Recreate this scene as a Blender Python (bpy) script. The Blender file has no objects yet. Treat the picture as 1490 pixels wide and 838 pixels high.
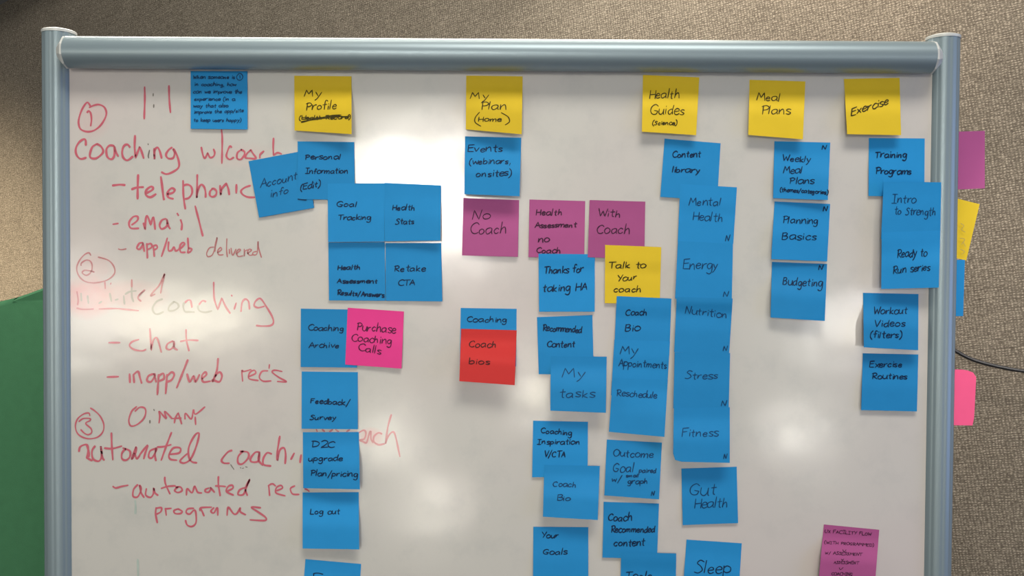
import bpy, bmesh, math, random
from mathutils import Vector, Matrix
random.seed(7)
S = bpy.context.scene
COL = S.collection

# ------------------------------------------------------------------ camera
F = 1290.0                       # focal length in pixels of the 1490 x 838 frame
CAM = Vector((0.0, -1.196, 1.55))
PITCH, ROLL = math.radians(-1.25), math.radians(0.35)
fw = Vector((0, math.cos(PITCH), math.sin(PITCH)))
R0 = Vector((1, 0, 0)); U0 = R0.cross(fw)
rt = R0 * math.cos(ROLL) + U0 * math.sin(ROLL)
up = U0 * math.cos(ROLL) - R0 * math.sin(ROLL)
cd = bpy.data.cameras.new('camera'); cam = bpy.data.objects.new('camera', cd); COL.objects.link(cam)
cd.sensor_width = 36; cd.lens = 36 * F / 1490; cd.clip_start = 0.05
cam.matrix_world = Matrix.Translation(CAM) @ Matrix((rt, up, -fw)).transposed().to_4x4()
S.camera = cam

def ray(px, py):
    return fw + rt * ((px - 745) / F) - up * ((py - 419) / F)
def at(px, py, y=0.0):           # where the sight line through a pixel meets the plane y
    d = ray(px, py); return CAM + d * ((y - CAM.y) / d.y)

# ------------------------------------------------------------------ world, lights, exposure
w = bpy.data.worlds.new('world'); S.world = w; w.use_nodes = True
bg = w.node_tree.nodes['Background']; bg.inputs[0].default_value = (0.93, 0.96, 1.0, 1); bg.inputs[1].default_value = 0.11
S.view_settings.view_transform = 'Standard'; S.view_settings.look = 'None'
S.view_settings.gamma = 1.0; S.view_settings.exposure = 0.13; S.view_settings.use_curve_mapping = False

def area(name, loc, target, sx, sy, power, color, spread=180):
    l = bpy.data.lights.new(name, 'AREA'); l.shape = 'RECTANGLE'; l.size = sx; l.size_y = sy
    l.energy = power; l.color = color; l.spread = math.radians(spread)
    o = bpy.data.objects.new(name, l); COL.objects.link(o); o.location = loc
    o.rotation_euler = (Vector(target) - Vector(loc)).to_track_quat('-Z', 'Y').to_euler(); return o
def spot(name, loc, target, angle, blend, power, color, size=0.04):
    l = bpy.data.lights.new(name, 'SPOT'); l.spot_size = math.radians(angle); l.spot_blend = blend
    l.energy = power; l.color = color; l.shadow_soft_size = size
    o = bpy.data.objects.new(name, l); COL.objects.link(o); o.location = loc
    o.rotation_euler = (Vector(target) - Vector(loc)).to_track_quat('-Z', 'Y').to_euler(); return o

area('ceiling_light_key', (0.4, -1.7, 4.0), (0.1, 0, 1.3), 1.6, 0.8, 62, (1.0, 0.95, 0.86))
area('ceiling_light_over_board', (-0.15, 0.22, 2.95), (-0.1, 0.0, 1.5), 1.7, 0.22, 13, (1.0, 0.94, 0.82))
area('added_rail_highlight_light', (-0.15, 0.56, 2.38), (-0.15, 0.0, 1.87), 2.2, 0.16, 17, (1.0, 0.94, 0.82))  # added unseen light that puts the bright band on the top rail
area('window_light_right', (2.4, -0.9, 1.5), (0.5, 0, 1.5), 1.2, 1.4, 14, (0.35, 0.5, 1.0))
area('window_light_left', (-2.6, -1.2, 1.7), (-0.6, 0, 1.5), 0.5, 1.6, 5, (0.95, 1.0, 0.95))

def glare_light(name, px, py, t, wd, ht, radiance, color):
    """an added light behind the camera, placed where the glossy board mirrors it as glare"""
    P = at(px, py); d = (P - CAM).normalized(); r = Vector((d.x, -d.y, d.z))
    power = radiance * wd * ht * math.pi
    return area(name, P + r * t, P, wd, ht, power, color, 60)
GLARE_LIGHTS = [  # added lights, each set to mirror as one glare patch on the board
    ('glare_light_a', 600, 262, 4.2, 0.62, 0.40, 4.2, (1.0, 0.965, 0.88)),
    ('glare_light_b', 662, 322, 4.6, 0.35, 0.5, 3.0, (1.0, 0.965, 0.88)),
    ('glare_light_c', 265, 462, 4.4, 0.80, 0.20, 2.5, (1.0, 0.93, 0.74)),
    ('glare_light_d', 118, 455, 4.6, 0.16, 0.5, 2.2, (1.0, 0.93, 0.85)),
    ('glare_light_e', 782, 560, 4.0, 0.16, 0.2, 3.2, (1.0, 0.94, 0.8)),
    ('glare_light_f', 1160, 630, 4.2, 0.20, 0.14, 3.5, (1.0, 0.95, 0.85)),
    ('glare_light_g', 630, 730, 4.0, 0.30, 0.18, 1.8, (1.0, 0.93, 0.8)),
    ('glare_light_h', 1235, 470, 4.4, 0.50, 0.25, 1.8, (1.0, 0.97, 0.9)),
    ('glare_light_i', 560, 640, 4.4, 0.25, 0.3, 1.8, (1.0, 0.93, 0.8)),
]
for a in GLARE_LIGHTS: glare_light(*a)

# wall washers between the board and the wall
WX, WY, WS = 0.75, 0.38, 0.53
def wall_y(x): return WY + (WX - x) * WS
WN = Vector((-WS, -1, 0)).normalized()
def atwall(px, py, off=0.0):
    d = ray(px, py); p0 = Vector((WX, WY, 0)) + WN * off
    return CAM + d * ((p0 - CAM).dot(WN) / d.dot(WN))
TL = atwall(-40, 450); ALONG = Vector((1, -WS, 0)).normalized()
spot('wall_washer_left', TL + WN * 0.9 + ALONG * 0.15 + Vector((0, 0, 0.0)), TL, 86, 0.7, 62, (1.0, 0.85, 0.62))
spot('wall_washer_right', atwall(1250, 0, 0.45) + Vector((0, 0, 0.5)), atwall(1150, 0), 115, 1.0, 14, (1.0, 0.84, 0.68))
spot('wall_washer_low_right', atwall(1520, 700, 0.45) + Vector((0.1, 0, 0.5)), atwall(1480, 640), 110, 1.0, 3.0, (1.0, 0.9, 0.8))

# ------------------------------------------------------------------ materials
def srgb(c): return tuple(((v / 255 + 0.055) / 1.055) ** 2.4 if v > 10 else v / 255 / 12.92 for v in c)
def mat(name, color, rough=0.5, metal=0.0, coat=0.0, coat_rough=0.1, spec=0.5, var=0.0, vscale=20, bump=0.0, bscale=200, bdist=0.001):
    m = bpy.data.materials.new(name); m.use_nodes = True; nt = m.node_tree; b = nt.nodes['Principled BSDF']
    b.inputs['Base Color'].default_value = (*color, 1); b.inputs['Roughness'].default_value = rough
    b.inputs['Metallic'].default_value = metal; b.inputs['Coat Weight'].default_value = coat
    b.inputs['Coat Roughness'].default_value = coat_rough; b.inputs['Specular IOR Level'].default_value = spec
    tc = nt.nodes.new('ShaderNodeTexCoord')
    if var:
        n = nt.nodes.new('ShaderNodeTexNoise'); n.inputs['Scale'].default_value = vscale; n.inputs['Detail'].default_value = 4
        nt.links.new(tc.outputs['Object'], n.inputs['Vector'])
        mx = nt.nodes.new('ShaderNodeMix'); mx.data_type = 'RGBA'
        mx.inputs[6].default_value = (*[c * (1 - var) for c in color], 1); mx.inputs[7].default_value = (*[min(1, c * (1 + var)) for c in color], 1)
        nt.links.new(n.outputs['Fac'], mx.inputs[0]); nt.links.new(mx.outputs[2], b.inputs['Base Color'])
    if bump:
        n2 = nt.nodes.new('ShaderNodeTexNoise'); n2.inputs['Scale'].default_value = bscale; n2.inputs['Detail'].default_value = 2
        nt.links.new(tc.outputs['Object'], n2.inputs['Vector'])
        bp = nt.nodes.new('ShaderNodeBump'); bp.inputs['Strength'].default_value = bump; bp.inputs['Distance'].default_value = bdist
        nt.links.new(n2.outputs['Fac'], bp.inputs['Height']); nt.links.new(bp.outputs['Normal'], b.inputs['Normal'])
    return m
def M_(nt, op, a, b=None):
    n = nt.nodes.new('ShaderNodeMath'); n.operation = op
    for i, v in enumerate((a, b)):
        if v is None: continue
        if isinstance(v, (int, float)): n.inputs[i].default_value = v
        else: nt.links.new(v, n.inputs[i])
    return n.outputs[0]

# whiteboard enamel: glossy, gently wavy, faint marker ghosts left by wiping
def wavy(m):
    nt = m.node_tree; b = nt.nodes['Principled BSDF']; tc = nt.nodes.new('ShaderNodeTexCoord')
    n = nt.nodes.new('ShaderNodeTexNoise'); n.inputs['Scale'].default_value = 4.5; n.inputs['Detail'].default_value = 3
    nt.links.new(tc.outputs['Object'], n.inputs['Vector'])
    bp = nt.nodes.new('ShaderNodeBump'); bp.inputs['Strength'].default_value = 1.0; bp.inputs['Distance'].default_value = 0.0022
    nt.links.new(n.outputs['Fac'], bp.inputs['Height'])
    nt.links.new(bp.outputs['Normal'], b.inputs['Normal']); nt.links.new(bp.outputs['Normal'], b.inputs['Coat Normal'])
# patches of half wiped pink ink: (x0, y0, x1, y1, strength), as seen in the frame, laid out on the board
SMEARS = [(84, 398, 170, 468, .75), (130, 404, 250, 456, .42), (520, 620, 560, 652, .5), (110, 140, 162, 206, .28), (104, 366, 172, 414, .30), (290, 205, 420, 250, .12)]
def board_mat():
    m = mat('whiteboard_enamel', (0.56, 0.545, 0.505), rough=0.5, coat=1.0, coat_rough=0.15, spec=0.0)
    wavy(m); nt = m.node_tree; b = nt.nodes['Principled BSDF']; tc = nt.nodes.new('ShaderNodeTexCoord')
    g = nt.nodes.new('ShaderNodeTexNoise'); g.inputs['Scale'].default_value = 16; g.inputs['Detail'].default_value = 6; g.inputs['Roughness'].default_value = 0.65
    nt.links.new(tc.outputs['Object'], g.inputs['Vector'])
    r = nt.nodes.new('ShaderNodeValToRGB'); r.color_ramp.elements[0].position = 0.28; r.color_ramp.elements[1].position = 0.5
    r.color_ramp.elements[0].color = (0.50, 0.495, 0.465, 1); r.color_ramp.elements[1].color = (0.56, 0.545, 0.505, 1)
    nt.links.new(g.outputs['Fac'], r.inputs[0])
    # pink wiped-ink haze in soft patches
    h = nt.nodes.new('ShaderNodeTexNoise'); h.inputs['Scale'].default_value = 2.3; h.inputs['Detail'].default_value = 2
    nt.links.new(tc.outputs['Object'], h.inputs['Vector'])
    hr = nt.nodes.new('ShaderNodeValToRGB'); hr.color_ramp.elements[0].position = 0.45; hr.color_ramp.elements[1].position = 0.75
    hr.color_ramp.elements[0].color = (0, 0, 0, 1); hr.color_ramp.elements[1].color = (1, 1, 1, 1)
    nt.links.new(h.outputs['Fac'], hr.inputs[0])
    mx = nt.nodes.new('ShaderNodeMix'); mx.data_type = 'RGBA'; mx.inputs[7].default_value = (0.62, 0.515, 0.51, 1)
    nt.links.new(r.outputs[0], mx.inputs[6]); nt.links.new(M_(nt, 'MULTIPLY', hr.outputs[0], 0.6), mx.inputs[0])
    out = mx.outputs[2]
    sn = nt.nodes.new('ShaderNodeTexNoise'); sn.inputs['Scale'].default_value = 38; sn.inputs['Detail'].default_value = 3
    nt.links.new(tc.outputs['Object'], sn.inputs['Vector'])
    for x0, y0, x1, y1, k in SMEARS:
        p, q = at(x0, y0), at(x1, y1); c = (p + q) / 2; h = q - p
        mp = nt.nodes.new('ShaderNodeMapping'); mp.vector_type = 'POINT'
        mp.inputs['Scale'].default_value = (2 / abs(h.x), 0, 2 / abs(h.z)); mp.inputs['Location'].default_value = (-c.x * 2 / abs(h.x), 0, -c.z * 2 / abs(h.z))
        nt.links.new(tc.outputs['Object'], mp.inputs['Vector'])
        ln = nt.nodes.new('ShaderNodeVectorMath'); ln.operation = 'LENGTH'; nt.links.new(mp.outputs[0], ln.inputs[0])
        f = M_(nt, 'MAXIMUM', M_(nt, 'SUBTRACT', 1.0, ln.outputs['Value']), 0.0); f = M_(nt, 'MINIMUM', M_(nt, 'MULTIPLY', f, 2.2), 1.0)
        f = M_(nt, 'MULTIPLY', M_(nt, 'MULTIPLY', f, k * 1.7), sn.outputs['Fac'])
        m2 = nt.nodes.new('ShaderNodeMix'); m2.data_type = 'RGBA'; m2.inputs[7].default_value = (0.68, 0.36, 0.35, 1)
        nt.links.new(f, m2.inputs[0]); nt.links.new(out, m2.inputs[6]); out = m2.outputs[2]
    nt.links.new(out, b.inputs['Base Color'])
    return m

# woven wall cloth: coarse slubby threads, hung slightly askew
def wall_mat():
    m = mat('woven_wall_cloth', (0.3, 0.25, 0.2), rough=0.85, spec=0.2)
    nt = m.node_tree; b = nt.nodes['Principled BSDF']; tc = nt.nodes.new('ShaderNodeTexCoord')
    mp = nt.nodes.new('ShaderNodeMapping'); mp.inputs['Rotation'].default_value = (0, math.radians(9), 0)
    nt.links.new(tc.outputs['Object'], mp.inputs['Vector'])
    sx = nt.nodes.new('ShaderNodeSeparateXYZ'); nt.links.new(mp.outputs[0], sx.inputs[0])
    # thread slubs: noise stretched along each thread direction
    def streak(sc):
        q = nt.nodes.new('ShaderNodeMapping'); q.inputs['Scale'].default_value = sc; nt.links.new(mp.outputs[0], q.inputs['Vector'])
        n = nt.nodes.new('ShaderNodeTexNoise'); n.inputs['Scale'].default_value = 1; n.inputs['Detail'].default_value = 2
        nt.links.new(q.outputs[0], n.inputs['Vector']); return n.outputs['Fac']
    weft = streak((55, 1, 560)); warp = streak((420, 1, 60)); dots = streak((190, 1, 520)); big = streak((14, 1, 9))
    bandz = streak((9, 1, 120))
    s = M_(nt, 'ADD', M_(nt, 'MULTIPLY', weft, 0.8), M_(nt, 'MULTIPLY', warp, 0.35))
    s = M_(nt, 'ADD', s, M_(nt, 'MULTIPLY', dots, 1.1)); s = M_(nt, 'ADD', s, M_(nt, 'MULTIPLY', bandz, 0.22))
    s = M_(nt, 'ADD', s, M_(nt, 'MULTIPLY', big, 0.18)); s = M_(nt, 'DIVIDE', s, 2.65)
    def wave(comp, per, ns):
        v = M_(nt, 'ADD', M_(nt, 'MULTIPLY', sx.outputs[comp], 2 * math.pi / per), M_(nt, 'MULTIPLY', ns, 11.0))
        return M_(nt, 'ADD', M_(nt, 'MULTIPLY', M_(nt, 'SINE', v), 0.5), 0.5)
    jit = streak((60, 1, 60)); jit2 = streak((25, 1, 90))
    wv = M_(nt, 'MULTIPLY', wave('Z', 0.0042, jit2), wave('X', 0.0052, jit))
    wv = M_(nt, 'MULTIPLY', M_(nt, 'POWER', wv, 1.3), 0.30)
    s = M_(nt, 'ADD', s, M_(nt, 'SUBTRACT', M_(nt, 'MULTIPLY', wv, M_(nt, 'MULTIPLY', dots, 1.0)), 0.012))
    r = nt.nodes.new('ShaderNodeValToRGB'); e = r.color_ramp.elements
    e[0].position = 0.36; e[0].color = (0.075, 0.062, 0.047, 1); e[1].position = 0.7; e[1].color = (0.43, 0.375, 0.30, 1)
    k = e.new(0.5); k.color = (0.15, 0.128, 0.100, 1)
    nt.links.new(s, r.inputs[0]); nt.links.new(r.outputs[0], b.inputs['Base Color'])
    bp = nt.nodes.new('ShaderNodeBump'); bp.inputs['Strength'].default_value = 0.6; bp.inputs['Distance'].default_value = 0.001
    nt.links.new(s, bp.inputs['Height']); nt.links.new(bp.outputs['Normal'], b.inputs['Normal'])
    return m

M = {
    'board': board_mat(), 'wall': wall_mat(),
    'alu': mat('satin_blue_grey_aluminium', (0.235, 0.30, 0.33), rough=0.38, metal=0.32, spec=0.6),
    'cap': mat('pale_grey_plastic', (0.55, 0.56, 0.54), rough=0.35),
    'dark': mat('black_rubber', (0.02, 0.02, 0.02), rough=0.5),
    'cable': mat('black_cable', (0.012, 0.013, 0.018), rough=0.4),
    'green': mat('green_felt', (0.050, 0.165, 0.080), rough=0.9, spec=0.2, var=0.12, vscale=60, bump=0.3, bscale=700),
    'carpet': mat('grey_carpet', (0.07, 0.07, 0.075), rough=0.95, var=0.3, vscale=80, bump=0.4),
    'soffit': mat('grey_painted_ceiling_edge', (0.27, 0.27, 0.27), rough=0.8),
}
def vary(m):                     # random brightness per sheet, painted for the light that tilted notes catch
    nt = m.node_tree; b = nt.nodes['Principled BSDF']; src = b.inputs['Base Color'].links[0].from_socket
    oi = nt.nodes.new('ShaderNodeObjectInfo'); hs = nt.nodes.new('ShaderNodeHueSaturation')
    nt.links.new(M_(nt, 'ADD', M_(nt, 'MULTIPLY', oi.outputs['Random'], 0.2), 0.9), hs.inputs['Value'])
    nt.links.new(src, hs.inputs['Color']); nt.links.new(hs.outputs[0], b.inputs['Base Color']); return m
def paper(name, c): return vary(mat(name, c, rough=0.6, spec=0.12, var=0.045, vscale=45, bump=0.12, bscale=350, bdist=0.0004))
P_ = {'b': paper('blue_paper', (0.018, 0.235, 0.53)), 'y': paper('yellow_paper', (0.68, 0.48, 0.026)),
      'p': paper('purple_paper', (0.38, 0.085, 0.235)), 'k': paper('pink_paper', (0.80, 0.055, 0.28)),
      'r': paper('red_paper', (0.55, 0.036, 0.034)), 'K': paper('salmon_pink_paper', (0.95, 0.12, 0.27))}
INK = {'t': mat('blue_black_ink_on_blue', (0.008, 0.045, 0.125), rough=0.5, spec=0.1), 'b': mat('black_ink_on_blue', (0.006, 0.022, 0.065), rough=0.5, spec=0.1), 'y': mat('black_ink_on_yellow', (0.05, 0.04, 0.008), rough=0.5, spec=0.1),
       'p': mat('black_ink_on_purple', (0.055, 0.016, 0.042), rough=0.5, spec=0.1), 'k': mat('black_ink_on_pink', (0.09, 0.01, 0.045), rough=0.5, spec=0.1),
       'r': mat('black_ink_on_red', (0.07, 0.012, 0.012), rough=0.5, spec=0.1), 'K': mat('black_ink_on_salmon', (0.3, 0.04, 0.09), rough=0.5, spec=0.1)}
def marker(name, c):
    m = mat(name, c, rough=0.5, coat=1.0, coat_rough=0.15, spec=0.0, var=0.2, vscale=60); wavy(m); return m
MK = {'red': marker('red_marker_ink', (0.55, 0.125, 0.165)), 'thin': marker('thin_red_marker_ink', (0.46, 0.17, 0.175)),
      'pale': marker('half_wiped_red_ink', (0.54, 0.19, 0.205)), 'ghost': marker('wiped_ink_ghost', (0.40, 0.37, 0.31)),
      'grey': marker('grey_marker_dot', (0.20, 0.18, 0.16)), 'green': marker('pale_green_ink_trace', (0.43, 0.51, 0.46))}

# ------------------------------------------------------------------ helpers
def link(name, bm, m, parent=None, origin=None, smooth=False):
    me = bpy.data.meshes.new(name); o = bpy.data.objects.new(name, me)
    if origin is None: origin = Vector((0, 0, 0))
    if parent is None or origin.length > 0:
        for v in bm.verts: v.co -= origin
    bm.normal_update(); bm.to_mesh(me); bm.free(); me.materials.append(m)
    if smooth:
        for p in me.polygons: p.use_smooth = True
    COL.objects.link(o)
    if parent is not None:
        o.parent = parent
    else: o.location = origin
    return o
def empty(name, loc):
    o = bpy.data.objects.new(name, None); o.empty_display_size = 0.05; COL.objects.link(o); o.location = loc; return o
def tag(o, label=None, cat=None, group=None, kind=None):
    if label: o['label'] = label
    if cat: o['category'] = cat
    if group: o['group'] = group
    if kind: o['kind'] = kind
    return o
def box(bm, lo, hi, bev=0.0):
    r = bmesh.ops.create_cube(bm, size=1); lo, hi = Vector(lo), Vector(hi)
    for v in r['verts']: v.co = Vector([(lo[i] + hi[i]) / 2 + v.co[i] * (hi[i] - lo[i]) for i in range(3)])
    if bev:
        es = {e for v in r['verts'] for e in v.link_edges}
        bmesh.ops.bevel(bm, geom=list(es), offset=bev, segments=2, affect='EDGES')
def loft(bm, rings, cap=True):
    vs = [[bm.verts.new(p) for p in ring] for ring in rings]; n = len(vs[0])
    for a, b in zip(vs, vs[1:]):
        for i in range(n): bm.faces.new((a[i], a[(i + 1) % n], b[(i + 1) % n], b[i]))
    if cap: bm.faces.new(vs[0][::-1]); bm.faces.new(vs[-1])
    bmesh.ops.recalc_face_normals(bm, faces=bm.faces)
def auto_smooth(o, ang=35):
    me = o.data
    for p in me.polygons: p.use_smooth = True
    bm = bmesh.new(); bm.from_mesh(me)
    for e in bm.edges:
        if len(e.link_faces) == 2 and e.calc_face_angle() > math.radians(ang): e.smooth = False
    bm.to_mesh(me); bm.free()
def local(o, parent_loc):          # shift a child's mesh from world to its parent's space
    for v in o.data.vertices: v.co -= parent_loc
def catmull(pts, n=5):
    if len(pts) < 3: return pts
    out = []; P = [pts[0]] + list(pts) + [pts[-1]]
    for i in range(1, len(P) - 2):
        p0, p1, p2, p3 = P[i - 1], P[i], P[i + 1], P[i + 2]
        if abs(p1[0] - p2[0]) + abs(p1[1] - p2[1]) < 1e-6: continue
        for k in range(n):
            t = k / n
            out.append(tuple(0.5 * (2 * p1[j] + (p2[j] - p0[j]) * t + (2 * p0[j] - 5 * p1[j] + 4 * p2[j] - p3[j]) * t * t
                       + (3 * p1[j] - p0[j] - 3 * p2[j] + p3[j]) * t ** 3) for j in (0, 1)))
    out.append(pts[-1]); return out
def ribbon(bm, pts, wd, place, lift):
    """a pen stroke: a flat strip along pts (image plane units), laid on a surface by place(x, y, lift)"""
    q = [pts[0]]
    for p in pts[1:]:
        a = q[-1]; d = math.hypot(p[0] - a[0], p[1] - a[1])
        if d > 0.12:
            m = max(1, int(d / 1.6))
            for k in range(1, m + 1): q.append((a[0] + (p[0] - a[0]) * k / m, a[1] + (p[1] - a[1]) * k / m))
    if len(q) < 2: q.append((q[0][0] + 0.3, q[0][1] + 0.6))
    n = len(q); L = []; Rr = []; ph = random.random() * 6
    for i, p in enumerate(q):
        a = q[max(0, i - 1)]; b = q[min(n - 1, i + 1)]
        dx, dy = b[0] - a[0], b[1] - a[1]; d = math.hypot(dx, dy) or 1
        h = wd / 2 * (1 + 0.14 * math.sin(i * 0.5 + ph))
        if i in (0, n - 1): h *= 0.7
        nx, ny = -dy / d * h, dx / d * h
        if i == 0: p = (p[0] - dx / d * wd * 0.3, p[1] - dy / d * wd * 0.3)
        if i == n - 1: p = (p[0] + dx / d * wd * 0.3, p[1] + dy / d * wd * 0.3)
        L.append(bm.verts.new(place(p[0] + nx, p[1] + ny, lift))); Rr.append(bm.verts.new(place(p[0] - nx, p[1] - ny, lift)))
    for i in range(n - 1): bm.faces.new((L[i], L[i + 1], Rr[i + 1], Rr[i]))

# ------------------------------------------------------------------ the room
def wallpt(x, z, off=0.0): return Vector((x, wall_y(x), z)) + WN * off
bm = bmesh.new()
Lw = (wallpt(2.4, 0) - wallpt(-3.2, 0)).length
box(bm, (-Lw / 2, 0, 0), (Lw / 2, 0.1, 3.1))
o = link('wall_back', bm, M['wall']); mid = (wallpt(2.4, 0) + wallpt(-3.2, 0)) / 2
o.location = mid; o.rotation_euler = (0, 0, math.atan2(-WS, 1)); tag(o, kind='structure', label='woven grey-beige cloth wall behind the whiteboard')
bm = bmesh.new(); box(bm, (-4, -4.5, -0.05), (4, 2.9, 0)); tag(link('floor', bm, M['carpet']), kind='structure')
# ceiling edge that dips down along the far left end of the wall
bm = bmesh.new()
a, b = atwall(-260, 153, 0.0), atwall(200, -105, 0.0); n = WN * 0.16; u_ = Vector((0, 0, 0.5))
vs = [bm.verts.new(p) for p in (a, b, b + n, a + n, a + u_, b + u_, b + n + u_, a + n + u_)]
for f in ((0, 1, 2, 3), (4, 5, 6, 7), (0, 1, 5, 4), (1, 2, 6, 5), (2, 3, 7, 6), (3, 0, 4, 7)): bm.faces.new([vs[i] for i in f])
bmesh.ops.recalc_face_normals(bm, faces=bm.faces)
tag(link('trim_1', bm, M['soffit']), kind='structure', label='grey sloping soffit edge in the top left corner')

# green felt screen with an arched top, standing between the board and the wall at the left
GY = 0.33
arc = catmull([(-330, 640), (-300, 560), (-220, 500), (-110, 462), (0, 438), (30, 430), (62, 418.5), (110, 402), (170, 394), (235, 402), (290, 430), (310, 480)], 4)
top = [at(x, y, GY) for x, y in arc]
scr = empty('felt_screen', (top[len(top) // 2].x, GY, 0)); tag(scr, 'tall green felt screen with arched top edge behind the left post of the whiteboard', 'screen')
def slab(name, inset, y0, y1, m):
    cx = sum(p.x for p in top) / len(top); bm = bmesh.new(); rings = []
    for y, k in ((y0, inset), (y0 + 0.008, 0), (y1 - 0.008, 0), (y1, inset)):
        ring = [Vector((p.x + (k if p.x < cx else -k), y, p.z - k)) for p in top]
        rings.append([Vector((ring[0].x, y, 0.06))] + ring + [Vector((ring[-1].x, y, 0.06))])
    loft(bm, rings); o = link(name, bm, m, scr); local(o, scr.location); auto_smooth(o, 50)
slab('felt_panel', 0.008, GY, GY + 0.045, M['green'])
for fx in (top[0].x + 0.08, top[-1].x - 0.08):
    bm = bmesh.new(); box(bm, (fx - 0.03, GY - 0.02, 0), (fx + 0.03, GY + 0.24, 0.06), 0.006)
    o = link('foot', bm, M['dark'], scr); local(o, scr.location); auto_smooth(o)

# black cable hanging in front of the wall on the right
bm = bmesh.new()
cp = [(1120, 900), (1080, 640), (1150, 440), (1250, 425), (1330, 470), (1370, 498), (1393, 512), (1410, 521), (1430, 528), (1460, 535), (1490, 540), (1560, 548), (1640, 560), (1720, 620), (1780, 760), (1800, 1000)]
cp = catmull(cp, 6); ctr = [atwall(x, y, 0.05) for x, y in cp]; rings = []
for i, c in enumerate(ctr):
    t = (ctr[min(i + 1, len(ctr) - 1)] - ctr[max(i - 1, 0)]).normalized(); s1 = t.cross(WN).normalized(); s2 = t.cross(s1)
    rings.append([c + (s1 * math.cos(k * math.pi / 5) + s2 * math.sin(k * math.pi / 5)) * 0.0031 for k in range(10)])
loft(bm, rings); tag(link('cable', bm, M['cable'], origin=ctr[0].copy(), smooth=True), 'black cable hanging in a curve in front of the cloth wall at the right', 'cable')

# ------------------------------------------------------------------ the whiteboard
K = 1.196 / F
XL = (at(80.5, 100).x + at(84.8, 800).x) / 2
XR = (at(1375, 110).x + at(1366.5, 800).x) / 2
ZT = at(82, 44).z - 0.002           # top of the posts
ZR = (at(100, 75.5, -0.018).z + at(1350, 84.5, -0.018).z) / 2   # rail axis
ZB = 0.70
PR = 0.0212; PD = 0.021; PY = 0.010
wb = empty('whiteboard', (0, 0, 0)); tag(wb, 'large rolling whiteboard with blue-grey metal frame covered in sticky notes', 'whiteboard')
bm = bmesh.new(); box(bm, (XL + 0.012, 0.0, ZB), (XR - 0.012, 0.013, ZR), 0.0)
link('writing_surface', bm, M['board'], wb)
def post(xc, name='post'):
    rings = []
    for z in (0.09, ZT):
        ring = []
        for k in range(96):
            a = 2 * math.pi * k / 96; g = 1.0
            for c, dep, wdt in ((-90, .03, 5), (-128, .035, 4), (-52, .035, 4), (-160, .03, 4), (-20, .03, 4)):
                da = (math.degrees(a) - c + 180) % 360 - 180; g -= dep * math.exp(-(da / wdt) ** 2)
            ring.append(Vector((xc + PR * g * math.cos(a), PY + PD * g * math.sin(a), z)))
        rings.append(ring)
    bm = bmesh.new(); loft(bm, rings); o = link(name, bm, M['alu'], wb); auto_smooth(o, 40)
    bm = bmesh.new(); rr = []
    for z, s in ((ZT - 0.001, 1.03), (ZT + 0.0022, 1.045), (ZT + 0.0030, 1.0), (ZT + 0.0045, 0.8), (ZT + 0.0052, 0.4)):
        rr.append([Vector((xc + PR * s * math.cos(2 * math.pi * k / 48), PY + PD * s * math.sin(2 * math.pi * k / 48), z)) for k in range(48)])
    loft(bm, rr); c = link('post_cap', bm, M['cap'], wb); auto_smooth(c, 50)
    # foot bar with two castors
    bm = bmesh.new(); box(bm, (xc - 0.025, -0.27, 0.065), (xc + 0.025, 0.27, 0.095), 0.008); ft = link('foot_bar', bm, M['alu'], wb); auto_smooth(ft)
    for sy in (-0.24, 0.24):
        bm = bmesh.new(); box(bm, (xc - 0.014, sy - 0.012, 0.035), (xc + 0.014, sy + 0.012, 0.066), 0.003)
        cs = link('castor_fork', bm, M['dark'], ft)
        bm = bmesh.new(); rr = []
        for dx, s in ((-0.012, 0.8), (-0.009, 1), (0.009, 1), (0.012, 0.8)):
            rr.append([Vector((xc + dx, sy + 0.026 * s * math.cos(2 * math.pi * k / 24), 0.0262 + 0.026 * s * math.sin(2 * math.pi * k / 24))) for k in range(24)])
        loft(bm, rr); link('castor_wheel', bm, M['dark'], ft)
post(XL); post(XR)
def rail(zc, yc, r, name):
    x0, x1 = at(100, 76, yc).x, at(1354, 84, yc).x
    def ring(x, s, sz=1.0): return [Vector((x, yc + r * s * math.cos(2 * math.pi * k / 64), zc + r * sz * s * math.sin(2 * math.pi * k / 64))) for k in range(64)]
    bm = bmesh.new(); loft(bm, [ring(x0, 1), ring(x1, 1)]); o = link(name, bm, M['alu'], wb); auto_smooth(o, 40)
    for x, s in ((x0, -1), (x1, 1)):
        bm = bmesh.new(); rr = []
        n = 10
        for dx, sc in ((0, 1.012), (0.0026, 1.012), (0.0118, 0.50), (0.0124, 0.40)):
            ringp = []
            for k in range(n):
                a = 2 * math.pi * (k + 0.5) / n
                ringp.append(Vector((x + s * dx, yc + r * sc * math.cos(a) * 1.0, zc + r * sc * math.sin(a) / math.cos(math.pi / n) * 0.985)))
            rr.append(ringp)
        loft(bm, rr); link('rail_end', bm, M['cap'], wb)
rail(ZR, -0.018, 0.0206, 'top_rail'); rail(ZB, -0.004, 0.0206, 'bottom_rail')
bm = bmesh.new(); box(bm, (-0.3, -0.09, ZB + 0.018), (0.3, -0.015, ZB + 0.024), 0.002); link('pen_tray', bm, M['alu'], wb)

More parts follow.
